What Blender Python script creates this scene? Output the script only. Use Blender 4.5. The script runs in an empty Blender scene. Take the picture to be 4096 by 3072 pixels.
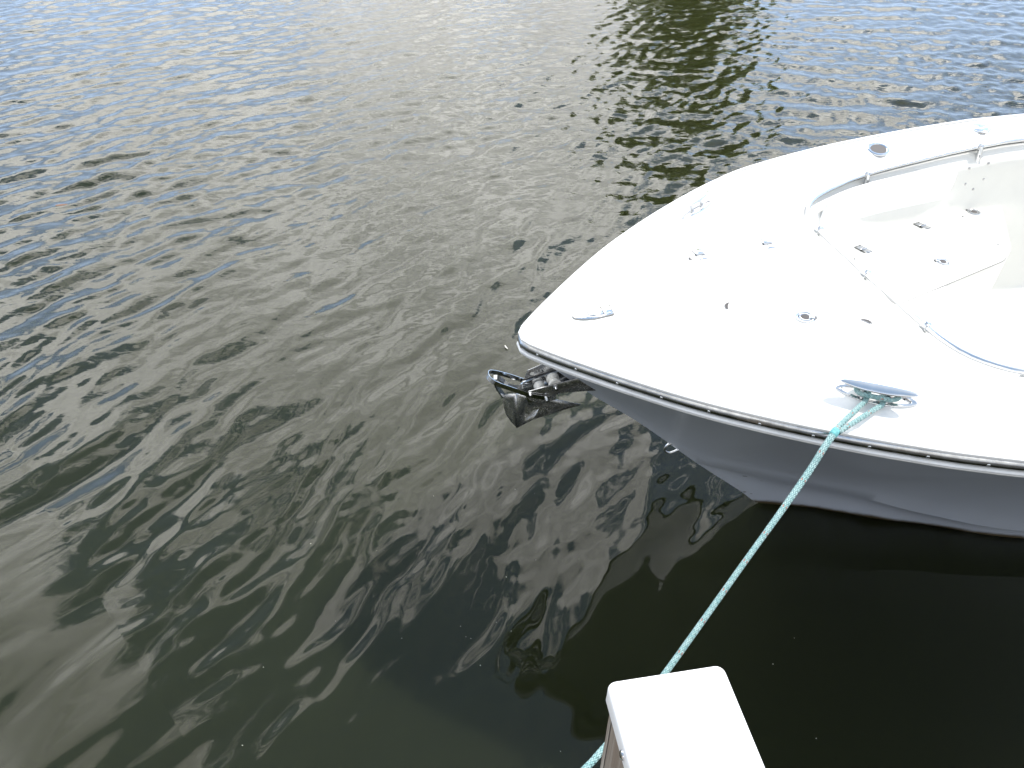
import bpy, bmesh, math, random
import numpy as np
from mathutils import Vector, Matrix

R = math.radians
rnd = random.Random(7)
C = bpy.context.scene.collection
scene = bpy.context.scene

# ------------------------------------------------------------------ camera
cam_d = bpy.data.cameras.new('camera')
cam = bpy.data.objects.new('camera', cam_d)
C.objects.link(cam)
cam.location = (0, 0, 3.22)                       # eye height over the water: on the dock
cam.rotation_euler = (R(90 - 39.04), 0, 0)
cam_d.sensor_width = 36
cam_d.lens = 25.494
cam_d.clip_start = 0.02
cam_d.clip_end = 3000
scene.camera = cam

# ------------------------------------------------------------------ light
SUN_EL, SUN_AZ = 52, 66                           # azimuth from +Y towards +X
scene.view_settings.view_transform = 'Standard'
scene.view_settings.look = 'None'
scene.view_settings.gamma = 1
scene.view_settings.use_curve_mapping = False
scene.view_settings.exposure = 1.1

sun_d = bpy.data.lights.new('sun', 'SUN')
sun_d.energy = 2.4
sun_d.angle = R(0.6)
sun_d.color = (1.0, 0.95, 0.88)
sun = bpy.data.objects.new('sun', sun_d)
C.objects.link(sun)
sdir = Vector((math.sin(R(SUN_AZ)) * math.cos(R(SUN_EL)), math.cos(R(SUN_AZ)) * math.cos(R(SUN_EL)), math.sin(R(SUN_EL))))
sun.rotation_euler = (-sdir).to_track_quat('-Z', 'Y').to_euler()
sun.location = sdir * 30

world = bpy.data.worlds.new('World')
scene.world = world
world.use_nodes = True


class NT:
    """short hand for building node trees"""
    def __init__(s, tree):
        s.t = tree

    def n(s, kind, **kw):
        nd = s.t.nodes.new(kind)
        for k, v in kw.items():
            if k.startswith('in_'):
                key = k[3:]
                key = int(key) if key.isdigit() else key.replace('_', ' ')
                s.set(nd, key, v)
            else:
                setattr(nd, k, v)
        return nd

    def set(s, nd, key, v):
        sock = nd.inputs[key]
        if isinstance(v, bpy.types.NodeSocket):
            s.t.links.new(v, sock)
        else:
            sock.default_value = v

    def math(s, op, a, b=None, c=None, clamp=False):
        nd = s.t.nodes.new('ShaderNodeMath')
        nd.operation = op
        nd.use_clamp = clamp
        for i, v in enumerate((a, b, c)):
            if v is not None:
                s.set(nd, i, v)
        return nd.outputs[0]

    def mix(s, f, a, b, kind='MIX'):
        nd = s.t.nodes.new('ShaderNodeMix')
        nd.data_type = 'RGBA'
        nd.blend_type = kind
        s.set(nd, 0, f)
        s.set(nd, 6, a)
        s.set(nd, 7, b)
        return nd.outputs[2]

    def smooth(s, v, lo, hi, a=0.0, b=1.0):
        nd = s.t.nodes.new('ShaderNodeMapRange')
        nd.interpolation_type = 'SMOOTHSTEP'
        s.set(nd, 0, v)
        for i, x in ((1, lo), (2, hi), (3, a), (4, b)):
            nd.inputs[i].default_value = x
        return nd.outputs[0]

    def noise(s, vec, scale, detail=3, rough=.5, dist=0.0, lac=2.0):
        nd = s.t.nodes.new('ShaderNodeTexNoise')
        if vec is not None:
            s.t.links.new(vec, nd.inputs['Vector'])
        nd.inputs['Scale'].default_value = scale
        nd.inputs['Detail'].default_value = detail
        nd.inputs['Roughness'].default_value = rough
        nd.inputs['Distortion'].default_value = dist
        nd.inputs['Lacunarity'].default_value = lac
        return nd.outputs['Fac']


def build_world():
    t = NT(world.node_tree)
    bg = world.node_tree.nodes['Background']
    sky = t.n('ShaderNodeTexSky', sky_type='NISHITA', sun_disc=False)
    sky.sun_elevation = R(SUN_EL)
    sky.sun_rotation = R(SUN_AZ)
    sky.air_density = 1.0
    sky.dust_density = 0.6
    sky.ozone_density = 1.5
    STR = 0.11
    tc = t.n('ShaderNodeTexCoord')
    d = tc.outputs['Generated']
    sep = t.n('ShaderNodeSeparateXYZ', in_0=d)
    x, y, z = sep.outputs
    zz = t.math('ADD', t.math('MAXIMUM', z, 0.0), 0.22)
    px = t.math('DIVIDE', x, zz)
    py = t.math('DIVIDE', y, zz)
    p = t.n('ShaderNodeCombineXYZ', in_0=px, in_1=py, in_2=0.0).outputs[0]
    az = t.math('ARCTAN2', x, y)                       # radians, 0 ahead, + to the right
    n1 = t.noise(p, 2.1, 8, .58, .35)
    n2 = t.noise(p, 7.5, 4, .55, .5)
    cover = t.math('ADD', n1, t.math('MULTIPLY', t.math('SUBTRACT', n2, .5), .20))

    def blob(a0, w, z0, hz):
        u = t.math('DIVIDE', t.math('SUBTRACT', az, a0), w)
        v = t.math('DIVIDE', t.math('SUBTRACT', z, z0), hz)
        r = t.math('ADD', t.math('MULTIPLY', u, u), t.math('MULTIPLY', v, v))
        return t.math('POWER', 2.718, t.math('MULTIPLY', r, -1.0))
    # open blue sky low on the left and low on the right, cloud bank ahead
    cover = t.math('SUBTRACT', cover, t.math('MULTIPLY', blob(R(-42), R(26), .15, .18), .46))
    cover = t.math('SUBTRACT', cover, t.math('MULTIPLY', blob(R(33), R(16), .14, .16), .46))
    cover = t.math('SUBTRACT', cover, t.math('MULTIPLY', blob(R(74), R(30), .64, .42), .50))     # clear round the sun
    cover = t.math('ADD', cover, t.math('MULTIPLY', blob(R(-6), R(20), .25, .35), .12))
    cover = t.math('ADD', cover, t.math('MULTIPLY', blob(R(-30), R(34), .45, .24), .10))
    cover = t.math('SUBTRACT', cover, t.math('ADD', t.smooth(z, .55, .90, 0, .055), t.smooth(z, .80, .96, 0, .22)))
    cover = t.math('ADD', cover, t.smooth(y, -.3, .2, .05, 0))
    f = t.smooth(cover, .445, .505)
    # clouds: white edges, grey middles, brighter high up
    body = t.smooth(t.noise(p, 3.6, 6, .6, .4), .34, .66, 1.05, .50)
    elev = t.math('SUBTRACT', t.smooth(z, .08, .64, .29, .98), t.smooth(z, .62, .90, 0, .50))
    front = t.math('MULTIPLY', t.smooth(y, -.35, .55, .95, 1.0), t.smooth(t.math('ABSOLUTE', az), R(48), R(90), 1.0, .45))
    lum = t.math('MULTIPLY', t.math('MULTIPLY', body, elev), t.math('MULTIPLY', front, 3.25 / STR))
    cl = t.mix(1.0, (1.0, .99, .965, 1), t.n('ShaderNodeCombineXYZ', in_0=lum, in_1=lum, in_2=lum).outputs[0], 'MULTIPLY')
    # clear air, whiter towards the horizon
    hz = t.smooth(z, .05, .95, .97, .20)
    veil = t.mix(t.smooth(z, .45, .8), sky.outputs[0], t.mix(1.0, sky.outputs[0], (1.18, 1.10, .86, 1), 'MULTIPLY'))   # thin high veil
    blue = t.mix(hz, veil, (.58 / STR, .76 / STR, 1.06 / STR, 1))
    col = t.mix(f, blue, cl)
    t.t.links.new(col, bg.inputs['Color'])
    bg.inputs['Strength'].default_value = STR


build_world()


# ------------------------------------------------------------------ helpers
def link(o, parent=None):
    C.objects.link(o)
    if parent is not None:
        o.parent = parent
    return o


def mesh_obj(name, verts, faces, mats, parent=None, smooth=True, angle=35, mi=None, uv=None):
    me = bpy.data.meshes.new(name)
    me.from_pydata([tuple(v) for v in verts], [], faces)
    for m in (mats if isinstance(mats, (list, tuple)) else [mats]):
        me.materials.append(m)
    if mi is not None:
        me.polygons.foreach_set('material_index', mi)
    if uv is not None:
        l = me.uv_layers.new(name='UVMap')
        l.data.foreach_set('uv', np.asarray(uv, dtype=np.float32).ravel())
    bm = bmesh.new()
    bm.from_mesh(me)
    bmesh.ops.recalc_face_normals(bm, faces=bm.faces)
    bm.to_mesh(me)
    bm.free()
    if smooth:
        me.polygons.foreach_set('use_smooth', [True] * len(me.polygons))
        me.set_sharp_from_angle(angle=R(angle))
    me.update()
    return link(bpy.data.objects.new(name, me), parent)


class MB:
    """collects shapes into one mesh, with a material index per shape"""
    def __init__(s):
        s.v, s.f, s.m = [], [], []

    def add(s, v, f, m=0):
        o = len(s.v)
        s.v += [Vector(p) for p in v]
        s.f += [tuple(i + o for i in q) for q in f]
        s.m += [m] * len(f)
        return s

    def bm(s, bm, m=0):
        bm.verts.ensure_lookup_table()
        v = [p.co.copy() for p in bm.verts]
        f = [[p.index for p in q.verts] for q in bm.faces]
        bm.free()
        return s.add(v, f, m)

    def box(s, cen, size, mat=None, bev=0.0, m=0, seg=2):
        bm = bmesh.new()
        bmesh.ops.create_cube(bm, size=1)
        for v in bm.verts:
            v.co = Vector((v.co.x * size[0], v.co.y * size[1], v.co.z * size[2]))
        if bev:
            bmesh.ops.bevel(bm, geom=bm.edges[:], offset=bev, segments=seg, profile=.5, affect='EDGES')
        M = Matrix.Translation(Vector(cen)) @ (mat or Matrix())
        for v in bm.verts:
            v.co = M @ v.co
        return s.bm(bm, m)

    def cyl(s, a, b, r, r2=None, n=16, m=0, bev=0.0):
        a, b = Vector(a), Vector(b)
        d = b - a
        L = d.length
        q = d.to_track_quat('Z', 'Y').to_matrix().to_4x4()
        r2 = r if r2 is None else r2
        prof = [(r, 0), (r2, L)] if not bev else [(r - bev, 0), (r, bev), (r2, L - bev), (r2 - bev, L)]
        return s.lathe(prof, Matrix.Translation(a) @ q, n, m, True)

    def lathe(s, prof, M=Matrix(), n=20, m=0, caps=True):
        v, f = [], []
        for r, h in prof:
            for i in range(n):
                t = 2 * math.pi * i / n
                v.append(M @ Vector((r * math.cos(t), r * math.sin(t), h)))
        for j in range(len(prof) - 1):
            for i in range(n):
                a, b = j * n + i, j * n + (i + 1) % n
                f.append((a, b, b + n, a + n))
        if caps:
            f.append(tuple(range(n))[::-1])
            f.append(tuple(range((len(prof) - 1) * n, len(prof) * n)))
        return s.add(v, f, m)

    def prism(s, poly, th, M=Matrix(), m=0, bev=0.0):
        """polygon in XY extruded by th along Z"""
        bm = bmesh.new()
        vs = [bm.verts.new((p[0], p[1], 0)) for p in poly]
        fc = bm.faces.new(vs)
        ex = bmesh.ops.extrude_face_region(bm, geom=[fc])
        for g in ex['geom']:
            if isinstance(g, bmesh.types.BMVert):
                g.co.z += th
        if bev:
            top = [e for e in bm.edges if all(abs(v.co.z - th) < 1e-6 for v in e.verts)]
            bmesh.ops.bevel(bm, geom=top, offset=bev, segments=2, profile=.5, affect='EDGES')
        for v in bm.verts:
            v.co = M @ v.co
        return s.bm(bm, m)

    def tube(s, path, r, n=10, m=0, closed=False, caps=True):
        v, f, _ = tube_geo(path, r, n, closed)
        if caps and not closed:
            f.append(tuple(range(n))[::-1])
            k = (len(path) - 1) * n
            f.append(tuple(range(k, k + n)))
        return s.add(v, f, m)

    def obj(s, name, mats, parent=None, smooth=True, angle=35):
        return mesh_obj(name, s.v, s.f, mats, parent, smooth, angle, s.m)


def frames(path, closed=False):
    P = [Vector(p) for p in path]
    n = len(P)
    T = []
    for i in range(n):
        a = P[(i - 1) % n] if (closed or i > 0) else P[i]
        b = P[(i + 1) % n] if (closed or i < n - 1) else P[i]
        T.append((b - a).normalized())
    up = Vector((0, 0, 1))
    if abs(T[0].dot(up)) > .95:
        up = Vector((1, 0, 0))
    N = [(up - T[0] * up.dot(T[0])).normalized()]
    for i in range(1, n):
        v = N[-1] - T[i] * N[-1].dot(T[i])
        N.append(v.normalized() if v.length > 1e-6 else N[-1])
    return P, T, N


def tube_geo(path, r, n=10, closed=False):
    P, T, N = frames(path, closed)
    rr = r if isinstance(r, (list, tuple)) else [r] * len(P)
    v, f, L = [], [], [0.0]
    for i, p in enumerate(P):
        B = T[i].cross(N[i])
        for k in range(n):
            a = 2 * math.pi * k / n
            v.append(p + (N[i] * math.cos(a) + B * math.sin(a)) * rr[i])
        if i:
            L.append(L[-1] + (p - P[i - 1]).length)
    m = len(P)
    for i in range(m if closed else m - 1):
        j = (i + 1) % m
        for k in range(n):
            l = (k + 1) % n
            f.append((i * n + k, i * n + l, j * n + l, j * n + k))
    return v, f, L


def spline(pts, per=8, closed=False):
    """Catmull-Rom through the points"""
    P = [Vector(p) for p in pts]
    n = len(P)
    out = []
    for i in range(n if closed else n - 1):
        def g(k):
            return P[k % n] if closed else P[max(0, min(n - 1, k))]
        a, b, c, d = g(i - 1), g(i), g(i + 1), g(i + 2)
        for j in range(per):
            t = j / per
            out.append(0.5 * ((2 * b) + (c - a) * t + (2 * a - 5 * b + 4 * c - d) * t * t + (3 * b - a - 3 * c + d) * t ** 3))
    if not closed:
        out.append(P[-1])
    return out


def resample(path, n):
    P = np.array([tuple(p) for p in path])
    L = np.r_[0, np.cumsum(np.linalg.norm(np.diff(P, axis=0), axis=1))]
    t = np.linspace(0, L[-1], n)
    return np.stack([np.interp(t, L, P[:, k]) for k in range(P.shape[1])], 1)


def empty(name, loc=(0, 0, 0), rot=(0, 0, 0), parent=None):
    o = bpy.data.objects.new(name, None)
    o.empty_display_size = .1
    link(o, parent)
    o.location = loc
    o.rotation_euler = rot
    return o


def tag(o, label, cat, group=None, kind=None):
    if label:
        o['label'] = label
    if cat:
        o['category'] = cat
    if group:
        o['group'] = group
    if kind:
        o['kind'] = kind
    return o


def smoothstep(x, a, b):
    t = np.clip((x - a) / (b - a), 0, 1)
    return t * t * (3 - 2 * t)


# ------------------------------------------------------------------ materials
def pbr(name, col, rough=.5, metal=0.0, **kw):
    m = bpy.data.materials.new(name)
    m.use_nodes = True
    b = m.node_tree.nodes['Principled BSDF']
    b.inputs['Base Color'].default_value = (*col, 1)
    b.inputs['Roughness'].default_value = rough
    b.inputs['Metallic'].default_value = metal
    for k, v in kw.items():
        b.inputs[k.replace('_', ' ')].default_value = v
    return m


def vary(m, scale, amt, rough_amt=0.0, bump=0.0, bscale=None, detail=5, coord='Object'):
    """uneven colour, gloss and relief"""
    t = NT(m.node_tree)
    b = m.node_tree.nodes['Principled BSDF']
    tc = t.n('ShaderNodeTexCoord')
    n = t.noise(tc.outputs[coord], scale, detail, .6)
    base = tuple(b.inputs['Base Color'].default_value)
    dark = tuple(c * (1 - amt) for c in base[:3]) + (1,)
    if amt:
        t.set(b, 'Base Color', t.mix(t.smooth(n, .35, .65), dark, base))
    if rough_amt:
        r = b.inputs['Roughness'].default_value
        t.set(b, 'Roughness', t.smooth(t.noise(tc.outputs[coord], scale * 2.3, 4, .6), .35, .7, r, r + rough_amt))
    if bump:
        bn = t.n('ShaderNodeBump')
        bn.inputs['Strength'].default_value = bump
        bn.inputs['Distance'].default_value = .002
        t.set(bn, 'Height', t.noise(tc.outputs[coord], bscale or scale, 3, .5))
        t.set(b, 'Normal', bn.outputs[0])
    return m


M_gel = vary(pbr('white_gelcoat', (.74, .74, .73), .28, Coat_Weight=.4, Coat_Roughness=.08), 3, .04, .1)
M_liner = vary(pbr('cream_gelcoat', (.68, .675, .64), .4, Coat_Weight=.2), 3, .05, .1)
M_vinyl = vary(pbr('white_vinyl', (.80, .82, .84), .42), 9, .04, .1, .15, 60)
M_chrome = vary(pbr('polished_steel', (.66, .67, .68), .05, 1.0), 14, .08, .09)
M_strip = vary(pbr('stainless_strip', (.46, .465, .47), .11, 1.0), 22, .25, .16, .06, 40)
M_steel_dirty = vary(pbr('spotted_steel', (.60, .60, .60), .07, 1.0), 30, .35, .22, .08, 50)

def salt(m):
    """dried salt and dirt specks on the steel"""
    t = NT(m.node_tree)
    b = m.node_tree.nodes['Principled BSDF']
    tc = t.n('ShaderNodeTexCoord')
    sp = t.math('MULTIPLY', t.smooth(t.noise(tc.outputs['Object'], 260, 2, .5), .60, .68), t.smooth(t.noise(tc.outputs['Object'], 17, 3, .6), .46, .60))
    lk = b.inputs['Base Color'].links[0].from_socket
    t.set(b, 'Base Color', t.mix(sp, lk, (.55, .53, .48, 1)))
    t.set(b, 'Metallic', t.math('MULTIPLY', t.math('SUBTRACT', 1.0, sp), .91))      # thin salt film
    return m


salt(M_steel_dirty)
M_bead = vary(pbr('white_vinyl_bead', (.74, .75, .76), .35), 9, .12, .1)
M_dark = pbr('dark_recess', (.018, .018, .02), .5)
M_well = pbr('grey_well', (.30, .30, .31), .45)
M_rubber_shade = pbr('grey_rubber_and_shade', (.055, .05, .05), .6)  # latch and rod holder rubber, also the painted shade at hatch corners
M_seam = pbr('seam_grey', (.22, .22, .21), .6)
M_roller = vary(pbr('worn_white_nylon', (.80, .79, .75), .4), 30, .25, .1)
M_wood_under = pbr('old_timber', (.16, .13, .10), .85)


def mat_hull():
    m = pbr('grey_hull_gelcoat', (.52, .55, .60), 0.3, Coat_Weight=.25, Coat_Roughness=.08)
    t = NT(m.node_tree)
    b = m.node_tree.nodes['Principled BSDF']
    tc = t.n('ShaderNodeTexCoord')
    o = tc.outputs['Object']
    sep = t.n('ShaderNodeSeparateXYZ', in_0=o)
    z = sep.outputs[2]
    n = t.noise(o, 2.5, 5, .6)
    col = t.mix(n, (.50, .545, .63, 1), (.535, .58, .66, 1))
    # brown scum line at the waterline
    zz = t.math('ADD', z, t.math('MULTIPLY', t.math('SUBTRACT', t.noise(o, 9, 4, .6), .5), .05))
    col = t.mix(t.smooth(zz, .012, .055, 1.0, 0.0), col, (.10, .075, .04, 1))
    # dark chips low on the bow
    for (cx, cz, r) in ((1.30, .33, .008), (1.37, .125, .009), (1.41, .11, .004), (1.31, .20, .004), (1.40, .29, .004)):
        dx = t.math('MULTIPLY', t.math('SUBTRACT', sep.outputs[0], cx), .55)
        dz = t.math('SUBTRACT', z, cz)
        dd = t.math('SQRT', t.math('ADD', t.math('MULTIPLY', dx, dx), t.math('MULTIPLY', dz, dz)))
        dd = t.math('ADD', dd, t.math('MULTIPLY', t.math('SUBTRACT', t.noise(o, 60, 2), .5), .012))
        col = t.mix(t.smooth(dd, r * .5, r, .8, 0.0), col, (.05, .05, .055, 1))
    t.set(b, 'Base Color', col)
    return m


M_hull = mat_hull()


def mat_rope():
    m = pbr('turquoise_braided_rope', (.2, .6, .6), .65)
    t = NT(m.node_tree)
    b = m.node_tree.nodes['Principled BSDF']
    tc = t.n('ShaderNodeTexCoord')
    sep = t.n('ShaderNodeSeparateXYZ', in_0=tc.outputs['UV'])
    u, v = sep.outputs[0], sep.outputs[1]
    NS, PITCH = 10.0, 33.0                          # strands round the rope, picks per metre (v in metres)
    a = t.math('ADD', t.math('MULTIPLY', u, NS), t.math('MULTIPLY', v, PITCH * 2))
    c = t.math('SUBTRACT', t.math('MULTIPLY', u, NS), t.math('MULTIPLY', v, PITCH * 2))

    def tri(x):
        return t.math('ABSOLUTE', t.math('SUBTRACT', t.math('FRACT', x), .5))
    ha = t.math('SUBTRACT', 1.0, t.math('MULTIPLY', tri(a), 2.0))
    hc = t.math('SUBTRACT', 1.0, t.math('MULTIPLY', tri(c), 2.0))
    par = t.math('MODULO', t.math('ADD', t.math('FLOOR', a), t.math('FLOOR', c)), 2.0)
    par = t.math('GREATER_THAN', t.math('ABSOLUTE', par), .5)
    h = t.n('ShaderNodeMix', data_type='FLOAT', in_0=par, in_2=ha, in_3=hc).outputs[0]
    groove = t.smooth(h, .12, .42)
    nn = t.noise(tc.outputs['Object'], 55, 3, .6)
    col = t.mix(t.smooth(nn, .3, .7), (.27, .48, .48, 1), (.48, .66, .65, 1))
    # tracer yarn: a few pale red flecks
    fl = t.math('LESS_THAN', t.math('FRACT', t.math('MULTIPLY', t.math('FLOOR', a), .0625 * 2)), .12)
    fl = t.math('MULTIPLY', fl, t.math('LESS_THAN', t.math('FRACT', t.math('MULTIPLY', t.math('FLOOR', c), .25)), .2))
    col = t.mix(fl, col, (.55, .27, .22, 1))
    col = t.mix(groove, (.10, .25, .26, 1), col)
    t.set(b, 'Base Color', col)
    bn = t.n('ShaderNodeBump')
    bn.inputs['Strength'].default_value = .9
    bn.inputs['Distance'].default_value = .004
    t.set(bn, 'Height', h)
    t.set(b, 'Normal', bn.outputs[0])
    return m


M_rope = mat_rope()


def mat_wood():
    m = pbr('weathered_post_wood', (.3, .26, .21), .85)
    t = NT(m.node_tree)
    b = m.node_tree.nodes['Principled BSDF']
    tc = t.n('ShaderNodeTexCoord')
    mp = t.n('ShaderNodeMapping', in_0=tc.outputs['Object'])
    mp.inputs['Scale'].default_value = (1, 1, .035)
    v = mp.outputs[0]
    g = t.noise(v, 90, 6, .65, .6)
    w = t.noise(v, 26, 4, .6, .4)
    col = t.mix(t.smooth(g, .3, .7), (.15, .125, .10, 1), (.40, .36, .31, 1))
    col = t.mix(t.smooth(w, .4, .62), (.19, .15, .115, 1), col)
    crack = t.smooth(t.noise(v, 60, 2, .4), .655, .70)
    col = t.mix(crack, col, (.035, .027, .02, 1))
    t.set(b, 'Base Color', col)
    bn = t.n('ShaderNodeBump')
    bn.inputs['Strength'].default_value = .8
    bn.inputs['Distance'].default_value = .003
    t.set(bn, 'Height', t.math('SUBTRACT', g, t.math('MULTIPLY', crack, 1.5)))
    t.set(b, 'Normal', bn.outputs[0])
    return m


M_wood = mat_wood()


def mat_water():
    m = pbr('harbour_water', (.005,.005,.002), .015)
    t = NT(m.node_tree)
    b = m.node_tree.nodes['Principled BSDF']
    b.inputs['IOR'].default_value = 1.333
    b.inputs['Subsurface Weight'].default_value = 1.0
    b.inputs['Subsurface Radius'].default_value = (1, 1, .7)
    b.inputs['Subsurface Scale'].default_value = 1.8
    tc = t.n('ShaderNodeTexCoord')
    o = tc.outputs['Object']
    n = t.noise(o, .55, 3, .5)
    t.set(b, 'Base Color', t.mix(n, (.0112, .0140, .0052, 1), (.0155, .0182, .0082, 1)))
    # finest wind ripples, growing away from the sheltered dock
    at = t.n('ShaderNodeAttribute', attribute_name='wind')
    mp = t.n('ShaderNodeMapping', in_0=o)
    mp.inputs['Rotation'].default_value = (0, 0, R(-25))
    mp.inputs['Scale'].default_value = (.55, 1, 1)
    h = t.noise(mp.outputs[0], 16, 2, .45, .3)
    bn = t.n('ShaderNodeBump')
    bn.inputs['Distance'].default_value = .012
    t.set(bn, 'Strength', t.math('MULTIPLY', at.outputs['Fac'], .34))
    t.set(bn, 'Height', h)
    t.set(b, 'Normal', bn.outputs[0])
    return m


# ------------------------------------------------------------------ water
def build_water():
    rs = np.random.RandomState(5)
    # polar sheet round the dock: fine where it is near, coarse towards the horizon
    fine = np.radians(np.arange(-44, 44.01, .125))
    side = np.radians(np.concatenate([np.arange(46, 314, 4)]))
    th = np.concatenate([fine, side])
    r1 = np.exp(np.linspace(math.log(.9), math.log(30), 860))
    r2 = np.exp(np.linspace(math.log(30.5), math.log(1500), 60))
    r = np.concatenate([[.02, .3], r1, r2])
    RR, TT = np.meshgrid(r, th, indexing='ij')
    X = RR * np.sin(TT)
    Y = RR * np.cos(TT)
    Z = np.zeros_like(X)

    def warp(x, y, k, a, seed):
        q = np.random.RandomState(seed)
        wx = np.zeros_like(x)
        wy = np.zeros_like(x)
        for _ in range(7):
            f = k * (0.6 + q.rand())
            t = q.rand() * 6.283
            ph = q.rand(2) * 6.283
            c = f * (math.cos(t) * x + math.sin(t) * y)
            wx += np.sin(c + ph[0])
            wy += np.sin(c + ph[1])
        return x + wx * a / 2.6, y + wy * a / 2.6

    def waves(crest, spread, lmin, lmax, n, slope, seed, wk=1.2, wa=.12):
        q = np.random.RandomState(seed)
        xw, yw = warp(X, Y, wk, wa, seed + 50)
        h = np.zeros_like(X)
        s = slope * math.sqrt(2.0 / n)
        for _ in range(n):
            lam = math.exp(math.log(lmin) + q.rand() * math.log(lmax / lmin))
            k = 2 * math.pi / lam
            a = math.radians(crest + 90 + spread * q.randn())
            h += s / k * np.sin(k * (math.cos(a) * xw + math.sin(a) * yw) + q.rand() * 6.283)
        return h

    D = np.sqrt(X ** 2 + Y ** 2)
    fade = 1 - smoothstep(D, 26, 60)
    # lee of the boat and the dock
    lee = 1 - .72 * (1 - smoothstep(np.sqrt(((X - 1.7) / 2.3) ** 2 + ((Y - 1.0) / 1.45) ** 2), .45, 1.35))
    wind = smoothstep(D, 2.2, 8.5)
    gx, gy = warp(X, Y, .5, .8, 99)
    gust = .78 + .45 * (.5 + .5 * np.sin(gx * .9 + 1.3) * np.sin(gy * .7 + .4))
    right = smoothstep(X, -1.0, 3.5) * smoothstep(Y, 4.5, 8)
    A = waves(64, 9, .34, .9, 22, .046, 1, 1.2, .10) * (1 - .35 * smoothstep(D, 5, 9))
    A2 = waves(64, 14, .12, .34, 44, .056, 2, 1.6, .06) * (1 - .2 * smoothstep(D, 5, 9))
    B = waves(36, 15, .26, .80, 34, .062, 3, 1.2, .12) * (.16 + .84 * smoothstep(D, 2.6, 7.5)) * (1 - .5 * right)
    B2 = waves(33, 28, .12, .30, 48, .075, 4, 2.5, .05) * smoothstep(D, 3.2, 9) * gust
    B3 = waves(30, 42, .22, .6, 44, .055, 6, 1.2, .12) * smoothstep(D, 3.5, 9)
    E = waves(-8, 26, .28, .9, 34, .058, 5, 1.2, .12) * right
    A3 = waves(58, 30, .075, .16, 40, .013, 7, 2.5, .04) * smoothstep(D, 1.2, 3.0) * (1 - smoothstep(D, 7, 12))
    Z = (A + A2 + A3 + (B + B2 + B3) * gust + E) * lee * fade
    Z = Z - .002

    nr, nt = X.shape
    verts = np.stack([X, Y, Z], -1).reshape(-1, 3).astype(np.float32)
    i = np.arange(nr - 1)[:, None]
    j = np.arange(nt)[None, :]
    j2 = (j + 1) % nt
    quads = np.stack([i * nt + j, (i + 1) * nt + j, (i + 1) * nt + j2, i * nt + j2], -1).reshape(-1, 4)
    quads = quads[:, ::-1]
    me = bpy.data.meshes.new('water')
    me.vertices.add(len(verts))
    me.vertices.foreach_set('co', verts.ravel())
    nf = len(quads)
    me.loops.add(nf * 4)
    me.loops.foreach_set('vertex_index', quads.ravel().astype(np.int32))
    me.polygons.add(nf)
    me.polygons.foreach_set('loop_start', np.arange(0, nf * 4, 4, dtype=np.int32))
    me.polygons.foreach_set('use_smooth', np.ones(nf, dtype=bool))
    at = me.attributes.new('wind', 'FLOAT', 'POINT')
    at.data.foreach_set('value', (wind * lee * gust).ravel().astype(np.float32))
    me.update()
    me.validate()
    me.materials.append(mat_water())
    o = link(bpy.data.objects.new('water', me))
    if me.polygons[len(fine) * 40].normal.z < 0:
        me.flip_normals()
    o['kind'] = 'structure'
    return o


build_water()

# ------------------------------------------------------------------ the boat
# boat frame: X aft from the stem head, Y to starboard (far side), Z up from the water
PHI = R(12.03)
HEEL = .0187
boat = empty('motor_boat', (-.010, 2.558, 0), (HEEL, 0, PHI))
tag(boat, 'white centre console motor boat with pale grey hull, bow moored beside the dock', 'boat')
MW = Matrix.Translation((-.010, 2.558, 0)) @ Matrix.Rotation(PHI, 4, 'Z') @ Matrix.Rotation(HEEL, 4, 'X')


def lerp_tab(tab):
    a = np.array(tab, float)
    # monotone-ish smooth interpolation: dense Catmull-Rom
    P = spline([(p[0], p[1], 0) for p in tab], 12)
    xs = np.array([p.x for p in P])
    ys = np.array([p.y for p in P])
    return lambda s: float(np.interp(s, xs, ys))


half_pts = [(.1, .095), (.2, .202), (.4, .397), (.6, .576), (.8, .728), (1.0, .864), (1.2, .985), (1.4, 1.092), (1.65, 1.195),
            (2.1, 1.295), (2.6, 1.35), (3.1, 1.368), (4.0, 1.37), (5.5, 1.35), (7.0, 1.30)]
sheer_ctrl = [(s, -y, 0) for s, y in reversed(half_pts)] + [(.058, -.042, 0), (.046, 0, 0), (.058, .042, 0)] + [(s, y, 0) for s, y in half_pts]
sheer_path = spline(sheer_ctrl, 14)                # port quarter -> stem -> starboard quarter
width = lerp_tab([(.046, 0), (.050, .022), (.058, .042)] + half_pts)


def z_deck(s):
    return 1.470 + .0642 * min(s, 3.2) + .012 * max(0, s - 3.2)


EDGE = .054                                         # the deck rolls down this much at its edge


def edge_drop(d):
    """how far the moulded deck lies below its crown, d metres in from the outer edge"""
    lip = .046 * (1 - smoothstep(d, .030, .26)) + .008
    lip -= .0035 * math.exp(-((d - .022) / .010) ** 2)     # raised bead
    lip += .004 * math.exp(-((d - .046) / .006) ** 2)      # shallow groove behind it
    if d < .010:
        lip += .012 * (1 - d / .010) ** 2
    return lip - .008 * smoothstep(d, .03, .3)


open_half = [(1.655, .20), (1.656, .36), (1.668, .52), (1.712, .645), (1.81, .755), (2.0, .852), (2.25, .935), (2.6, .995), (3.05, 1.045),
             (4.0, 1.08), (5.5, 1.07), (6.6, 1.02)]
open_ctrl = [(s, -y, 0) for s, y in reversed(open_half)] + [(1.652, 0, 0)] + [(s, y, 0) for s, y in open_half]
open_path = spline(open_ctrl, 12)
OPEN_DROP = .066


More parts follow.
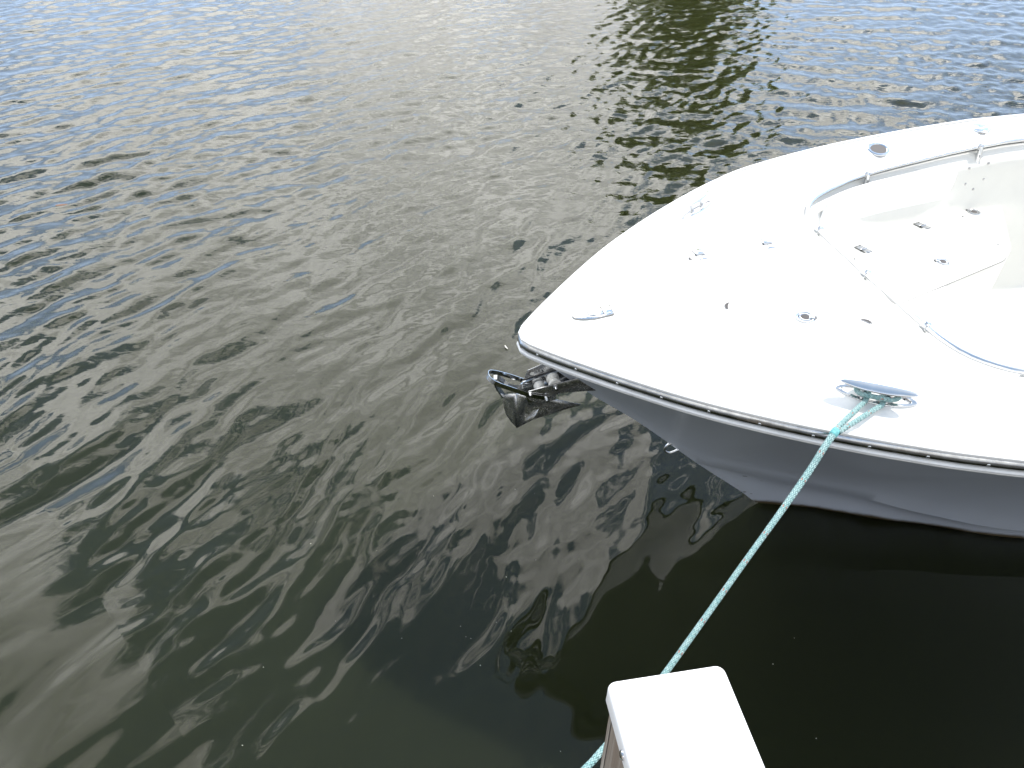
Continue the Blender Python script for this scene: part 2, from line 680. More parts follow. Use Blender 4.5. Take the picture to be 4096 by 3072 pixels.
def build_deck():
    n = 260
    outer = resample(sheer_path, n)
    # pair the curves so that corners meet corners
    inner_d = resample(open_path, 900)
    Lo = np.linspace(0, 1, n)
    # warp parameter: outer stem region maps to the front edge of the opening
    Li = np.interp(Lo, [0, .31, .40, .5, .60, .69, 1], [0, .375, .452, .5, .548, .625, 1])
    inner = np.stack([np.interp(Li, np.linspace(0, 1, 900), inner_d[:, k]) for k in range(2)], 1)
    dv = [0, .004, .010, .016, .022, .028, .034, .040, .046, .052, .060, .075, .10, .13, .17, .22, .27]
    verts, rows = [], 0
    for i in range(n):
        o, q = outer[i, :2], inner[i]
        L = np.linalg.norm(q - o)
        ds = [d for d in dv]
        inner_d2 = [.16, .12, .09, .065, .045, .028, .014, .005, 0]
        mids = [.27 + (L - .43) * t for t in (.2, .4, .6, .8)] if L > .5 else None
        if mids is None:
            sc = L / .5
            alld = [d * sc for d in ds[1:]] if L < .45 else ds[1:]
            m0, m1 = alld[-1], L - .16 * min(1, L / .5)
            mids = [m0 + (m1 - m0) * t for t in (.2, .4, .6, .8)]
            alld = [0] + alld + mids + [L - e * min(1, L / .5) for e in inner_d2]
        else:
            alld = ds + mids + [L - e for e in inner_d2]
        for d in alld:
            p = o + (q - o) * (d / L)
            di = L - d
            drop = edge_drop(d) if d < .3 else edge_drop(.3)
            dropi = OPEN_DROP * (1 - smoothstep(di, 0.0, .17)) ** 1.0
            if di < .014:
                dropi += .012 * (1 - di / .014) ** 2
            verts.append((p[0], p[1], z_deck(p[0]) - drop - dropi + .002))
        rows = len(alld)
    faces = []
    for i in range(n - 1):
        for j in range(rows - 1):
            a = i * rows + j
            faces.append((a, a + 1, a + rows + 1, a + rows))
    # outer skirt: down behind the rub rail
    base = len(verts)
    for i in range(n):
        o = outer[i]
        verts.append((o[0], o[1], z_deck(o[0]) - EDGE - .045))
    for i in range(n - 1):
        faces.append((i * rows, (i + 1) * rows, base + i + 1, base + i))
    return mesh_obj('deck', verts, faces, M_gel, boat, angle=50)


deck = build_deck()


def deck_z(s, y):
    """height of the deck moulding at a point of the foredeck"""
    d = .4
    pts = np.array([tuple(p)[:2] for p in sheer_path])
    d = np.sqrt(((pts - np.array([s, y])) ** 2).sum(1)).min()
    ip = np.array([tuple(p)[:2] for p in open_path])
    di = np.sqrt(((ip - np.array([s, y])) ** 2).sum(1)).min()
    return z_deck(s) - edge_drop(min(d, .3)) - OPEN_DROP * (1 - smoothstep(di, 0, .17)) + .002


# --- hull
stem = lerp_tab([(.03, 1.39), (.374, 1.046), (.664, .790), (1.018, .438), (1.344, .134), (1.483, .0), (1.8, -.2), (2.4, -.38), (3.5, -.50), (7, -.52)])
k_y = lerp_tab([(1.02, .0), (1.12, .06), (1.4, .165), (1.83, .30), (2.18, .45), (2.7, .64), (4, .95), (7, 1.12)])
k_z = lerp_tab([(1.02, .436), (1.12, .44), (1.4, .395), (1.83, .31), (2.18, .25), (2.7, .20), (4, .12), (7, .07)])
c_y = lerp_tab([(1.45, .0), (1.57, .045), (1.82, .140), (2.12, .278), (2.34, .36), (2.82, .552), (4, .88), (7, 1.06)])
c_z = lerp_tab([(1.45, .032), (1.57, .035), (1.82, .03), (2.12, .02), (2.82, .0), (4, -.05), (7, -.09)])


def hull_section(s):
    """outline from the sheer down to the keel, starboard side: list of (y, z)"""
    w = width(s)
    zs = z_deck(s) - EDGE - .040
    w = max(w - .006, .001)
    zst = stem(s)
    kn = (k_y(s), k_z(s)) if s > 1.02 else (0.0, zst)
    ch = (c_y(s), c_z(s)) if s > 1.45 else (0.0, min(zst, kn[1]))
    out = []
    for v in np.linspace(0, 1, 15):
        e = (1 - v)
        if v < .06:
            e = 1 - v
        out.append((kn[0] + (w - kn[0]) * (e ** 1.22), kn[1] + (zs - kn[1]) * e))
    for v in np.linspace(.0, 1, 7)[1:]:
        bul = .022 * math.sin(math.pi * v) * min(1, max(0, (s - 1.02) / .4))
        # small step under the knuckle
        st = .016 * min(1, max(0, (s - 1.02) / .3)) * (1 - smoothstep(v, .1, .9))
        out.append((max(kn[0] + (ch[0] - kn[0]) * v - bul - st * (v > .05), 0), kn[1] + (ch[1] - kn[1]) * v))
    for v in (.12, .35, .7, 1.0):
        out.append((ch[0] * (1 - v), ch[1] + (zst - ch[1]) * v))
    return out


def build_hull():
    st = np.concatenate([np.linspace(.037, .1, 8), np.linspace(.12, 1.0, 36), np.linspace(1.025, 3, 60), np.linspace(3.1, 7, 24)])
    verts, faces = [], []
    secs = [hull_section(s) for s in st]
    m = len(secs[0])
    for side in (1, -1):
        o = len(verts)
        for s, sec in zip(st, secs):
            for y, z in sec:
                verts.append((s, side * y, z))
        for i in range(len(st) - 1):
            for j in range(m - 1):
                a = o + i * m + j
                faces.append((a, a + m, a + m + 1, a + 1))
    # transom
    o = (len(st) - 1) * m
    o2 = len(st) * m + o
    faces.append(tuple([o + j for j in range(m)] + [o2 + j for j in range(m - 1, -1, -1)]))
    me_o = mesh_obj('hull', verts, faces, M_hull, boat, angle=24)
    bm = bmesh.new()
    bm.from_mesh(me_o.data)
    bmesh.ops.remove_doubles(bm, verts=bm.verts, dist=.0004)
    bmesh.ops.recalc_face_normals(bm, faces=bm.faces)
    bm.to_mesh(me_o.data)
    bm.free()
    me_o.data.set_sharp_from_angle(angle=R(24))
    return me_o


build_hull()


def sweep(path, prof, name, mats, parent, closed_prof=True, angle=40, extra=None):
    """profile points (outward, up) swept along a plan path with heights"""
    P = [Vector(p) for p in path]
    n, m = len(P), len(prof)
    v, f = [], []
    for i, p in enumerate(P):
        t = (P[min(i + 1, n - 1)] - P[max(i - 1, 0)])
        t.z = 0
        t.normalize()
        out = Vector((-t.y, t.x, 0))                 # left of travel: outboard for our port->stem->starboard path
        if out.dot(Vector((p.x - 3.0, p.y, 0))) < 0:
            out = -out
        for a, b in prof:
            v.append(p + out * a + Vector((0, 0, b)))
    for i in range(n - 1):
        for j in range(m if closed_prof else m - 1):
            k = (j + 1) % m
            f.append((i * m + j, i * m + k, (i + 1) * m + k, (i + 1) * m + j))
    mb = MB().add(v, f, 0)
    if extra:
        extra(mb, P)
    return mb.obj(name, mats, parent, True, angle)


rub = empty('rub_rail', parent=boat)
rail_path = [(p[0], p[1], z_deck(p[0]) - EDGE - .008) for p in resample(sheer_path, 320)]


def strip_screws(mb, P):
    acc, nxt = 0.0, .0
    for i in range(1, len(P) - 1):
        acc += (P[i] - P[i - 1]).length
        if acc >= nxt:
            nxt = acc + .168
            t = (P[i + 1] - P[i - 1])
            t.z = 0
            t.normalize()
            out = Vector((-t.y, t.x, 0))
            if out.dot(Vector((P[i].x - 3, P[i].y, 0))) < 0:
                out = -out
            c = P[i] + out * .0155 + Vector((0, 0, -.018))
            Mx = Matrix.Translation(c) @ out.to_track_quat('Z', 'Y').to_matrix().to_4x4()
            mb.lathe([(.0062, 0), (.0060, .0015), (.0045, .003), (.002, .0034)], Mx, 10, 1)
            mb.lathe([(.0026, .0030), (.0016, .0038)], Mx, 6, 2)


sweep(rail_path, [(-.002, .002), (.007, .003), (.0135, -.003), (.0165, -.011), (.0170, -.019), (.0155, -.027), (.011, -.034), (-.002, -.036)],
      'steel_strip', [M_strip, M_chrome, M_dark], rub, extra=strip_screws)
sweep(rail_path, [(-.002, -.037), (.013, -.0375), (.0175, -.040), (.0195, -.0445), (.018, -.049), (.013, -.051), (.0125, -.053), (.0145, -.0555), (.012, -.061), (-.006, -.062)],
      'vinyl_bead', M_bead, rub)
# white upper lip of the rail, seated against the rolled deck edge
sweep(rail_path, [(-.004, .004), (.008, .0045), (.013, .010), (.012, .017), (.006, .021), (-.006, .020)], 'upper_lip', M_gel, rub)


# --- cockpit moulding
def path_offset(path, d):
    """offset a plan path towards the cockpit middle"""
    P = [Vector(p) for p in path]
    n = len(P)
    out = []
    for i, p in enumerate(P):
        t = P[min(i + 1, n - 1)] - P[max(i - 1, 0)]
        t.z = 0
        t.normalize()
        nn = Vector((-t.y, t.x, 0))
        if nn.dot(Vector((3.2 - p.x, -p.y, 0))) < 0:
            nn = -nn
        out.append(p + nn * d)
    return out


SEAT_Z, FLOOR_Z = 1.25, .65
OP = [Vector(p) for p in resample(open_path, 240)]
OPZ = [z_deck(p.x) - OPEN_DROP - .008 for p in OP]


def hull_y(s, z):
    sec = hull_section(max(s, .1))
    zs = np.array([p[1] for p in sec])[::-1]
    ys = np.array([p[0] for p in sec])[::-1]
    return float(np.interp(z, zs, ys))


def keep_inside(o, gap=.03):
    for v in o.data.vertices:
        lim = max(hull_y(v.co.x, v.co.z) - gap, .0)
        if v.co.z < 1.30 and abs(v.co.y) > lim:
            v.co.y = math.copysign(lim, v.co.y)
    return o


def build_liner():
    rowsdef = [(-.001, 'z', -.008), (.003, 'z', -.016), (.020, 'z', -.028), (.048, 'z', -.058), (.058, 'z', -.070), (.064, 'z', -.085),
               (.066, 'z', -.14), (.088, 'a', 1.30), (.105, 'a', SEAT_Z), (.15, 'a', .95), (.19, 'a', .69), (.215, 'a', .655), (.26, 'a', FLOOR_Z - .004)]
    verts, faces = [], []
    n = len(OP)
    for d, k, h in rowsdef:
        q = path_offset(OP, d)
        for i in range(n):
            z = OPZ[i] + h if k == 'z' else h
            verts.append((q[i].x, q[i].y, z))
    m = len(rowsdef)
    for j in range(m - 1):
        for i in range(n - 1):
            faces.append((j * n + i, j * n + i + 1, (j + 1) * n + i + 1, (j + 1) * n + i))
    # floor
    b = (m - 1) * n
    faces.append(tuple(b + i for i in range(n)))
    # aft bulkhead
    o = len(verts)
    faces.append(tuple([j * n for j in range(m)] + [j * n + n - 1 for j in range(m - 1, -1, -1)]))
    return keep_inside(mesh_obj('cockpit_liner', verts, faces, M_liner, boat, angle=60))


build_liner()


def flat_panel(name, poly, z, th, mat, parent, bev=.004, round_r=0.0):
    pts = []
    n = len(poly)
    for i in range(n):
        p = Vector((*poly[i], 0))
        a = Vector((*poly[i - 1], 0)) - p
        c = Vector((*poly[(i + 1) % n], 0)) - p
        r = min(round_r, a.length * .45, c.length * .45)
        if r <= 0:
            pts.append((p.x, p.y))
            continue
        for k in range(6):
            t = k / 5
            q = (p + a.normalized() * r) * (1 - t) ** 2 + p * 2 * t * (1 - t) + (p + c.normalized() * r) * t ** 2
            pts.append((q.x, q.y))
    mb = MB().prism(pts, th, Matrix.Translation((0, 0, z)), 0, bev)
    return mb.obj(name, mat, parent, True, 40)


# bow seat: a V shaped platform with a foot well cut in from aft
seat_ctrl = [(3.29, .985), (2.96, .48), (1.86, .0), (2.96, -.48), (3.29, -.985)]
lin = path_offset(OP, .08)
fr = [p for p in lin if p.x < 3.28]
poly = [(p.x, p.y) for p in fr]                     # port -> front -> starboard
V = [(3.29, .955), (2.975, .505), (2.955, .475), (2.925, .463), (1.92, .03), (1.90, 0), (1.92, -.03), (2.925, -.463), (2.955, -.475), (2.975, -.505), (3.29, -.955)]
bow_seat = flat_panel('bow_seat', poly + V, FLOOR_Z - .002, SEAT_Z - FLOOR_Z + .002, M_liner, boat, .014)
keep_inside(bow_seat)


def hatch(name, poly, z, parent, mat=M_liner, th=.006, r=.04):
    return flat_panel(name, poly, z + .0005, th, mat, parent, .003, r)


seat_hatch = hatch('seat_hatch', [(2.02, .555), (2.74, .83), (2.885, .44), (2.83, .375), (1.98, .10)], SEAT_Z, boat)
# grey sheet painted as the faint shadow gap under the hatch lip
flat_panel('gap_shade', [(2.015, .558), (2.742, .835), (2.890, .438), (2.832, .370), (1.973, .096)], SEAT_Z - .001, .003, M_seam, seat_hatch, 0, .042)
keep_inside(flat_panel('cockpit_sole', [(2.94, -.43), (2.94, .43), (3.30, .93), (6.4, .8), (6.4, -.8), (3.30, -.93)], FLOOR_Z - .003, .013, M_liner, boat, .006, .03))
floor_hatch = hatch('floor_hatch', [(2.99, .245), (4.0, .30), (4.0, -.30), (2.99, -.245)], FLOOR_Z + .010, boat)
flat_panel('gap_shade', [(2.985, .249), (4.005, .305), (4.005, -.305), (2.985, -.249)], FLOOR_Z + .009, .003, M_seam, floor_hatch, 0, .04)  # grey sheet coloured as the shade in the floor hatch gap

# coaming bolsters (padded, along the inside of the gunwale)
for side in (1, -1):
    pth = [p for p in path_offset(OP, .076) if p.y * side > .70 and p.x < 2.90]
    pth.sort(key=lambda p: p.x)
    pth = [Vector(p) for p in resample(pth, 60)]
    prof = [(.0, -.125), (.012, -.120), (.018, -.10), (.019, .0), (.019, .075), (.015, .104), (.0, .110)]
    v, f = [], []
    n = len(pth)
    for i, p in enumerate(pth):
        t = pth[min(i + 1, n - 1)] - pth[max(i - 1, 0)]
        t.normalize()
        nn = Vector((-t.y, t.x, 0))
        if nn.y * side > 0:
            nn = -nn
        e = min(i, n - 1 - i) / 4
        sc = math.sqrt(max(0.0, 1 - (1 - min(e, 1)) ** 2)) * .9 + .1 if e < 1 else 1
        for a, b in prof:
            v.append(p + nn * (a * sc - .012) + Vector((0, 0, 1.425 + b * sc)))
    m = len(prof)
    for i in range(n - 1):
        for j in range(m - 1):
            f.append((i * m + j, i * m + j + 1, (i + 1) * m + j + 1, (i + 1) * m + j))
    f.append(tuple(range(m)))
    f.append(tuple(range((n - 1) * m, n * m)))
    mesh_obj('bolster', v, f, M_vinyl, boat, angle=50)


# press studs round the aft end of the starboard bolster, and on the seat top
def stud(p, nrm, parent=boat):
    Mx = Matrix.Translation(p) @ Vector(nrm).to_track_quat('Z', 'Y').to_matrix().to_4x4()
    mb = MB().lathe([(.0085, 0), (.008, .003), (.005, .004), (.005, .007), (.003, .0085)], Mx, 12, 0)
    return mb.obj('press_stud', M_steel_dirty, parent)


def liner_y(s, z):
    q = path_offset(OP, float(np.interp(z, [.69, 1.25, 1.30, 1.46], [.19, .105, .085, .056])))
    a = np.array([(p.x, p.y) for p in q if p.y > .5])
    a = a[np.argsort(a[:, 0])]
    return float(np.interp(s, a[:, 0], a[:, 1]))


for s, z in ((3.01, 1.565), (3.085, 1.52), (2.955, 1.505), (3.09, 1.425), (2.965, 1.41), (3.035, 1.372)):
    z2 = min(z, 1.50)
    stud((s, liner_y(s, z) - .004, z), (-.15, -1, .12))
for s, y in ((2.945, .865), (2.68, .765), (2.915, .53)):
    stud((s, y, SEAT_Z), (0, 0, 1))


# --- bow rail: one bent tube round the cockpit opening, on bracket stanchions
bow_rail = empty('bow_rail', parent=boat)
rp = path_offset(OP, .012)
tube_pts = [Vector((p.x, p.y, OPZ[i] + .018)) for i, p in enumerate(rp) if p.x < 4.6]
MB().tube(tube_pts, .0115, 14).obj('tube', M_chrome, bow_rail)


def rail_at(s, y):
    k = min(range(len(tube_pts)), key=lambda i: (tube_pts[i].x - s) ** 2 + (tube_pts[i].y - y) ** 2)
    p = tube_pts[k]
    t = (tube_pts[min(k + 1, len(tube_pts) - 1)] - tube_pts[max(k - 1, 0)]).normalized()
    n = Vector((-t.y, t.x, 0)).normalized()
    if n.dot(Vector((3.2 - p.x, -p.y, 0))) < 0:
        n = -n
    return p, t, n


for s, y in ((1.60, .45), (1.62, .018), (1.64, -.415), (2.22, .92), (3.02, 1.02), (2.22, -.92), (3.02, -1.02), (1.70, -.63)):
    if (s, y) == (1.70, -.63):
        continue
    p, t, n = rail_at(s, y)
    mb = MB()
    rot = Matrix(((t.x, n.x, 0, 0), (t.y, n.y, 0, 0), (t.z, 0, 1, 0), (0, 0, 0, 1)))
    mb.box(p + Vector((0, 0, .001)), (.034, .031, .030), rot, .006, 0)                      # clamp block
    mb.cyl(p + n * .012 + Vector((0, 0, .008)), p + n * .026 + Vector((0, 0, -.082)), .013, .016, 14, 0)
    mb.cyl(p + n * .026 + Vector((0, 0, -.084)), p + n * .026 + Vector((0, 0, -.078)), .020, .017, 14, 0)
    mb.lathe([(.007, .0), (.007, .003), (.004, .005)], Matrix.Translation(p + Vector((0, 0, .016))), 10, 0)
    mb.lathe([(.003, .0), (.002, .0055)], Matrix.Translation(p + Vector((0, 0, .016))), 6, 1)
    mb.obj('stanchion', [M_chrome, M_dark], bow_rail)


# --- small deck hardware
def place(o, s, y, ang=0.0, z=None, parent=boat):
    """sit a fitting on the deck, tilted to the deck's slope"""
    z0 = deck_z(s, y) if z is None else z
    if z is None:
        e = .03
        nx = -(deck_z(s + e, y) - deck_z(s - e, y)) / (2 * e)
        ny = -(deck_z(s, y + e) - deck_z(s, y - e)) / (2 * e)
        q = Vector((nx, ny, 1)).normalized().to_track_quat('Z', 'Y')
        N = Vector((nx, ny, 1)).normalized()
        X = Vector((math.cos(ang), math.sin(ang), 0))
        X = (X - N * X.dot(N)).normalized()
        Y = N.cross(X)
        rot = Matrix((X, Y, N)).transposed()
        o.rotation_euler = rot.to_euler()
    else:
        o.rotation_euler = (0, 0, ang)
    o.location = (s, y, z0)
    return o


def ellipse(a, b, n=48, p=2.0):
    out = []
    for i in range(n):
        t = 2 * math.pi * i / n
        c, s = math.cos(t), math.sin(t)
        out.append((a * math.copysign(abs(c) ** (2 / p), c), b * math.copysign(abs(s) ** (2 / p), s)))
    return out


def ring_plate(mb, outer, inner, h, m_top=0, z0=0.0, well=.004, m_well=1):
    """oval bezel with a recessed well inside"""
    n = len(outer)
    loops = [([(x, y, z0 - .004) for x, y in outer]), ([(x, y, z0 + h * .55) for x, y in outer]),
             ([(x * .97, y * .94, z0 + h) for x, y in outer]), ([(x * 1.04, y * 1.06, z0 + h) for x, y in inner]),
             ([(x, y, z0 + h * .8) for x, y in inner])]
    v, f = [], []
    for l in loops:
        v += l
    for j in range(len(loops) - 1):
        for i in range(n):
            k = (i + 1) % n
            f.append((j * n + i, j * n + k, (j + 1) * n + k, (j + 1) * n + i))
    mb.add(v, f, m_top)
    v = [(x, y, z0 + h * .8) for x, y in inner] + [(x * .97, y * .94, z0 + well * .4) for x, y in inner]
    f = [(i, (i + 1) % n, n + (i + 1) % n, n + i) for i in range(n)] + [tuple(range(n, 2 * n))]
    mb.add(v, f, m_well)


def make_cleat():
    o = empty('cleat', parent=boat)
    mb = MB()
    ring_plate(mb, ellipse(.140, .040, 64, 1.75), ellipse(.118, .024, 64, 1.75), .010)
    mb.prism(ellipse(.1425, .0425, 64, 1.75), .0025, Matrix.Translation((0, 0, -.0015)), 3)
    for s in (-1, 1):
        mb.lathe([(.004, 0), (.003, .0015)], Matrix.Translation((s * .095, .008, .0025)), 8, 2)
    mb.obj('base_plate', [M_chrome, M_well, M_dark, M_seam], o)
    for s in (-1, 1):
        mb = MB().lathe([(.014, 0), (.011, .006), (.0095, .016), (.0095, .045), (.013, .054)], Matrix.Translation((s * .043, 0, .002)), 16)
        mb.obj('leg', M_chrome, o)
    # horn bar: long lens, thick in the middle, flattened, tips slightly lifted
    n, k = 44, 20
    v, f = [], []
    for i in range(n + 1):
        u = -1 + 2 * i / n
        w = .0195 * max(1 - abs(u) ** 2.3, 0) ** .62 + .0022
        h = .0092 * max(1 - abs(u) ** 2.6, 0) ** .6 + .0018
        zc = .053 + .006 * u * u
        for j in range(k):
            t = 2 * math.pi * j / k
            zz = math.sin(t)
            v.append((u * .130, w * math.cos(t), zc + h * zz * (.75 if zz > 0 else 1.0)))
    for i in range(n):
        for j in range(k):
            l = (j + 1) % k
            f.append((i * k + j, i * k + l, (i + 1) * k + l, (i + 1) * k + j))
    f.append(tuple(range(k)))
    f.append(tuple(range(n * k, (n + 1) * k)))
    MB().add(v, f).obj('horn', M_chrome, o)
    return o


def dup(o, parent=None):
    c = o.copy()
    C.objects.link(c)
    c.parent = parent if parent is not None else o.parent
    for ch in list(o.children):
        d = dup(ch, c)
        d.matrix_parent_inverse = ch.matrix_parent_inverse
    return c


CLEAT_P = (1.195, -.770)
CLEAT_A = R(-33)
cleat = make_cleat()
place(cleat, *CLEAT_P, CLEAT_A)
cleat['label'] = 'steel cleat on the near gunwale with the turquoise rope looped round it'
cleat2 = dup(cleat)
place(cleat2, 1.150, .748, R(33))
cleat2['label'] = 'bare steel cleat on the far gunwale'


def make_chock():
    """flush pull-up bow ring: shield shaped plate with a round lift tab"""
    pts = []
    for i in range(25):
        t = math.pi / 2 + math.pi * i / 24
        pts.append((-.005 + .085 * math.cos(t) * (abs(math.cos(t)) ** .15), .046 * math.sin(t)))
    pts += [(.078, -.036), (.078, .036)]
    mb = MB().prism(pts, .004, Matrix.Translation((0, 0, -.001)), 0, .0015)
    mb.prism([(x * 1.035 + (.002 if x > .06 else 0), y * 1.05) for x, y in pts], .0035, Matrix.Translation((0, 0, -.003)), 2)
    # D shaped tab outlined by a dark gap
    tab = []
    for i in range(21):
        t = math.pi / 2 + math.pi * i / 20
        tab.append((.005 + .036 * math.cos(t), .029 * math.sin(t)))
    tab += [(.042, -.029), (.042, .029)]
    mb.prism(tab, .0006, Matrix.Translation((0, 0, .003)), 1)
    tab2 = [(x * .95 - (.002 if x > .03 else 0), y * .94) for x, y in tab]
    mb.prism(tab2, .0012, Matrix.Translation((0, 0, .0031)), 0, .0004)
    mb.box((-.022, .004, .0045), (.016, .0045, .0012), Matrix.Rotation(R(10), 4, 'Z'), 0, 1)
    mb.lathe([(.007, .0), (.006, .0016)], Matrix.Translation((-.008, .002, .0038)), 14, 1)
    mb.lathe([(.0045, .0), (.004, .002)], Matrix.Translation((-.008, .002, .0038)), 14, 0)
    for x, y in ((-.078, 0), (.066, .027), (.066, -.027)):
        mb.lathe([(.0042, .0), (.003, .0012)], Matrix.Translation((x, y, .003)), 10, 1)
        mb.lathe([(.0028, .0), (.002, .0018)], Matrix.Translation((x, y, .003)), 10, 0)
    return mb.obj('bow_ring', [M_chrome, M_dark, M_seam], boat)


ck = place(make_chock(), .362, .004, R(-2))
ck.location.z += .003


def make_hinge(mat_a=M_chrome):
    mb = MB()
    mb.box((0, 0, .0005), (.046, .097, .0022), None, 0, 2)
    mb.box((0, .027, .002), (.042, .038, .004), None, .0015)
    mb.box((0, -.027, .002), (.042, .038, .004), None, .0015)
    mb.cyl((-.021, 0, .003), (.021, 0, .003), .0052, None, 12)
    mb.box((.008, .006, .0046), (.020, .0022, .0010), None, 0, 1)
    mb.cyl((-.0235, 0, .003), (-.0212, 0, .003), .0050, None, 12, 1)
    for x in (-.013, .013):
        for y in (-.038, .038):
            mb.lathe([(.0048, 0), (.004, .0008)], Matrix.Translation((x, y, .0038)), 10, 1)
            mb.lathe([(.0026, 0), (.002, .0013)], Matrix.Translation((x, y, .0038)), 8, 0)
    return mb.obj('hinge', [mat_a, M_dark, M_seam], boat)


def make_latch():
    mb = MB()
    ring_plate(mb, ellipse(.038, .038, 40), ellipse(.029, .029, 40), .004, 0, 0, .003, 0)
    # turning handle: disc and tongue outlined by a dark slot
    mb.lathe([(.0292, .0022), (.0270, .0024)], Matrix(), 36, 1)
    mb.lathe([(.0262, .0020), (.0255, .0036), (.0195, .0042), (.018, .0036)], Matrix(), 36, 0)
    mb.lathe([(.0185, .0038), (.0175, .0048), (.013, .0054)], Matrix(), 30, 2)
    mb.box((.018, -.020, .0034), (.026, .023, .0016), Matrix.Rotation(R(-48), 4, 'Z'), 0, 1)
    mb.box((.0165, -.0185, .0040), (.025, .017, .0020), Matrix.Rotation(R(-48), 4, 'Z'), .0006, 0)
    mb.box((.0285, -.0315, .0042), (.004, .018, .0012), Matrix.Rotation(R(-48), 4, 'Z'), 0, 1)
    return mb.obj('latch', [M_chrome, M_dark, M_rubber_shade], boat)


# anchor locker hatch on the foredeck
def deck_panel(name, poly, lift, mat, r=.05):
    pts = []
    n = len(poly)
    for i in range(n):
        p = Vector((*poly[i], 0))
        a = Vector((*poly[i - 1], 0)) - p
        c = Vector((*poly[(i + 1) % n], 0)) - p
        for k in range(7):
            t = k / 6
            q = (p + a.normalized() * r) * (1 - t) ** 2 + p * 2 * t * (1 - t) + (p + c.normalized() * r) * t ** 2
            pts.append(q)
    cen = sum(pts, Vector()) / len(pts)
    rings = [(1.0, -.002), (1.0, lift * .5), (.992, lift), (.8, lift), (.55, lift), (.3, lift), (.1, lift)]
    v, f = [], []
    n = len(pts)
    for sc, h in rings:
        for p in pts:
            q = cen + (p - cen) * sc
            v.append((q.x, q.y, deck_z(q.x, q.y) + h))
    for j in range(len(rings) - 1):
        for i in range(n):
            k = (i + 1) % n
            f.append((j * n + i, j * n + k, (j + 1) * n + k, (j + 1) * n + i))
    f.append(tuple(range((len(rings) - 1) * n, len(rings) * n)))
    return mesh_obj(name, v, f, mat, boat, angle=50)


deck_panel('anchor_hatch', [(.915, .300), (1.44, .300), (1.42, -.375), (.905, -.130)], .0025, M_gel)
place(make_hinge(), .977, .311, 0)
h = make_hinge()
place(h, 1.314, .307, 0)
lt = make_latch()
place(lt, 1.184, -.28, R(20))
lt.location.z += .0025


def shade_crescent(s, y, ang, L=.020, w=.012):
    """small dark crescent plate, painted shade of the gutter at a hatch corner"""
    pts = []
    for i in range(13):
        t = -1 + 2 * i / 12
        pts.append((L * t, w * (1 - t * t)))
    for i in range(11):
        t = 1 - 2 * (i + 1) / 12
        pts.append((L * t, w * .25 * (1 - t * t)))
    o = MB().prism(pts, .0012, Matrix.Translation((0, 0, .002)), 0).obj('gutter_shade', M_rubber_shade, boat)  # dark colour stands in for the shade in the hatch gutter
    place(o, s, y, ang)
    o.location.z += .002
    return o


shade_crescent(.922, .288, R(100), .017, .011)
shade_crescent(.925, -.116, R(60), .028, .018)
shade_crescent(1.398, -.378, R(-60), .026, .016)

# seat hatch hardware
for s, y in ((2.135, .628), (2.63, .805)):
    h = make_hinge(M_steel_dirty)
    place(h, s, y, R(19), SEAT_Z + .004)
for s, y, a in ((2.475, .418, R(200)), (3.05, .905, R(170))):
    lt = make_latch()
    place(lt, s, y, a, SEAT_Z + (.006 if s < 2.9 else .0005))
h = make_hinge()
place(h, 2.99, .125, R(90), FLOOR_Z + .012)


# rod holder and filler cap in the far gunwale
def rod_holder():
    mb = MB()
    mb.lathe([(.046, -.004), (.046, .003), (.042, .006), (.036, .006), (.033, .003)], Matrix(), 36, 0, False)
    mb.lathe([(.0335, .0032), (.0325, -.001), (.0325, .0012)], Matrix(), 36, 1)
    o = mb.obj('rod_holder', [M_chrome, M_rubber_shade], boat)
    o.scale = (1.45, 1.3, 1)
    return o


place(rod_holder(), 2.40, 1.10, R(15))
mb = MB()
mb.lathe([(.046, -.004), (.046, .003), (.043, .005), (.038, .005), (.0375, .0035)], Matrix(), 36, 0, False)
mb.lathe([(.0375, .003), (.0365, .0045), (.034, .0055)], Matrix(), 36, 0)
mb.box((0, 0, .0058), (.038, .004, .001), None, 0, 1)
mb.box((.02, .012, .0056), (.004, .004, .001), None, 0, 1)
mb.box((-.022, -.010, .0056), (.004, .004, .001), None, 0, 1)
place(mb.obj('filler_cap', [M_chrome, M_seam], boat), 3.12, 1.185, R(25)).scale = (1.4, 1.3, 1)

# bow eye on the stem
mb = MB()
U = spline([(.90, 0, .56), (.855, 0, .545), (.825, 0, .565), (.822, 0, .59), (.838, 0, .612), (.875, 0, .61)], 6)
mb.tube(U, .0065, 12)
mb.obj('bow_eye', M_chrome, boat)

# stainless chafe plates on both bows under the rail
for side in (1, -1):
    v, f = [], []
    ss = np.linspace(.16, .70, 22)
    for i, s in enumerate(ss):
        sec = hull_section(s)
        ys = [p[0] for p in sec[:15]]
        vmax = float(np.interp(s, [.16, .30, .70], [.62, .34, .055]))
        for v01 in np.linspace(.035, vmax, 5):
            y = np.interp(v01, np.linspace(0, 1, 15), ys)
            z = np.interp(v01, np.linspace(0, 1, 15), [p[1] for p in sec[:15]])
            v.append((s - .002, side * (y + .0035), z - .002))
    for i in range(len(ss) - 1):
        for j in range(4):
            f.append((i * 5 + j, i * 5 + j + 1, i * 5 + 6 + j, i * 5 + 5 + j))
    o = mesh_obj('chafe_plate', v, f, M_steel_dirty, boat)
    so = o.modifiers.new('thick', 'SOLIDIFY')
    so.thickness = .002

# --- bow roller: two cheek plates, bottom plate, two nylon rollers, bolts
roller = empty('anchor_roller', parent=boat)


def cheek(name, poly, y, th=.004):
    mb = MB()
    Mx = Matrix(((1, 0, 0, 0), (0, 0, -1, y + th / 2), (0, 1, 0, 0), (0, 0, 0, 1)))
    mb.prism(poly, th, Mx, 0, .001)
    return mb.obj(name, M_steel_dirty, roller)


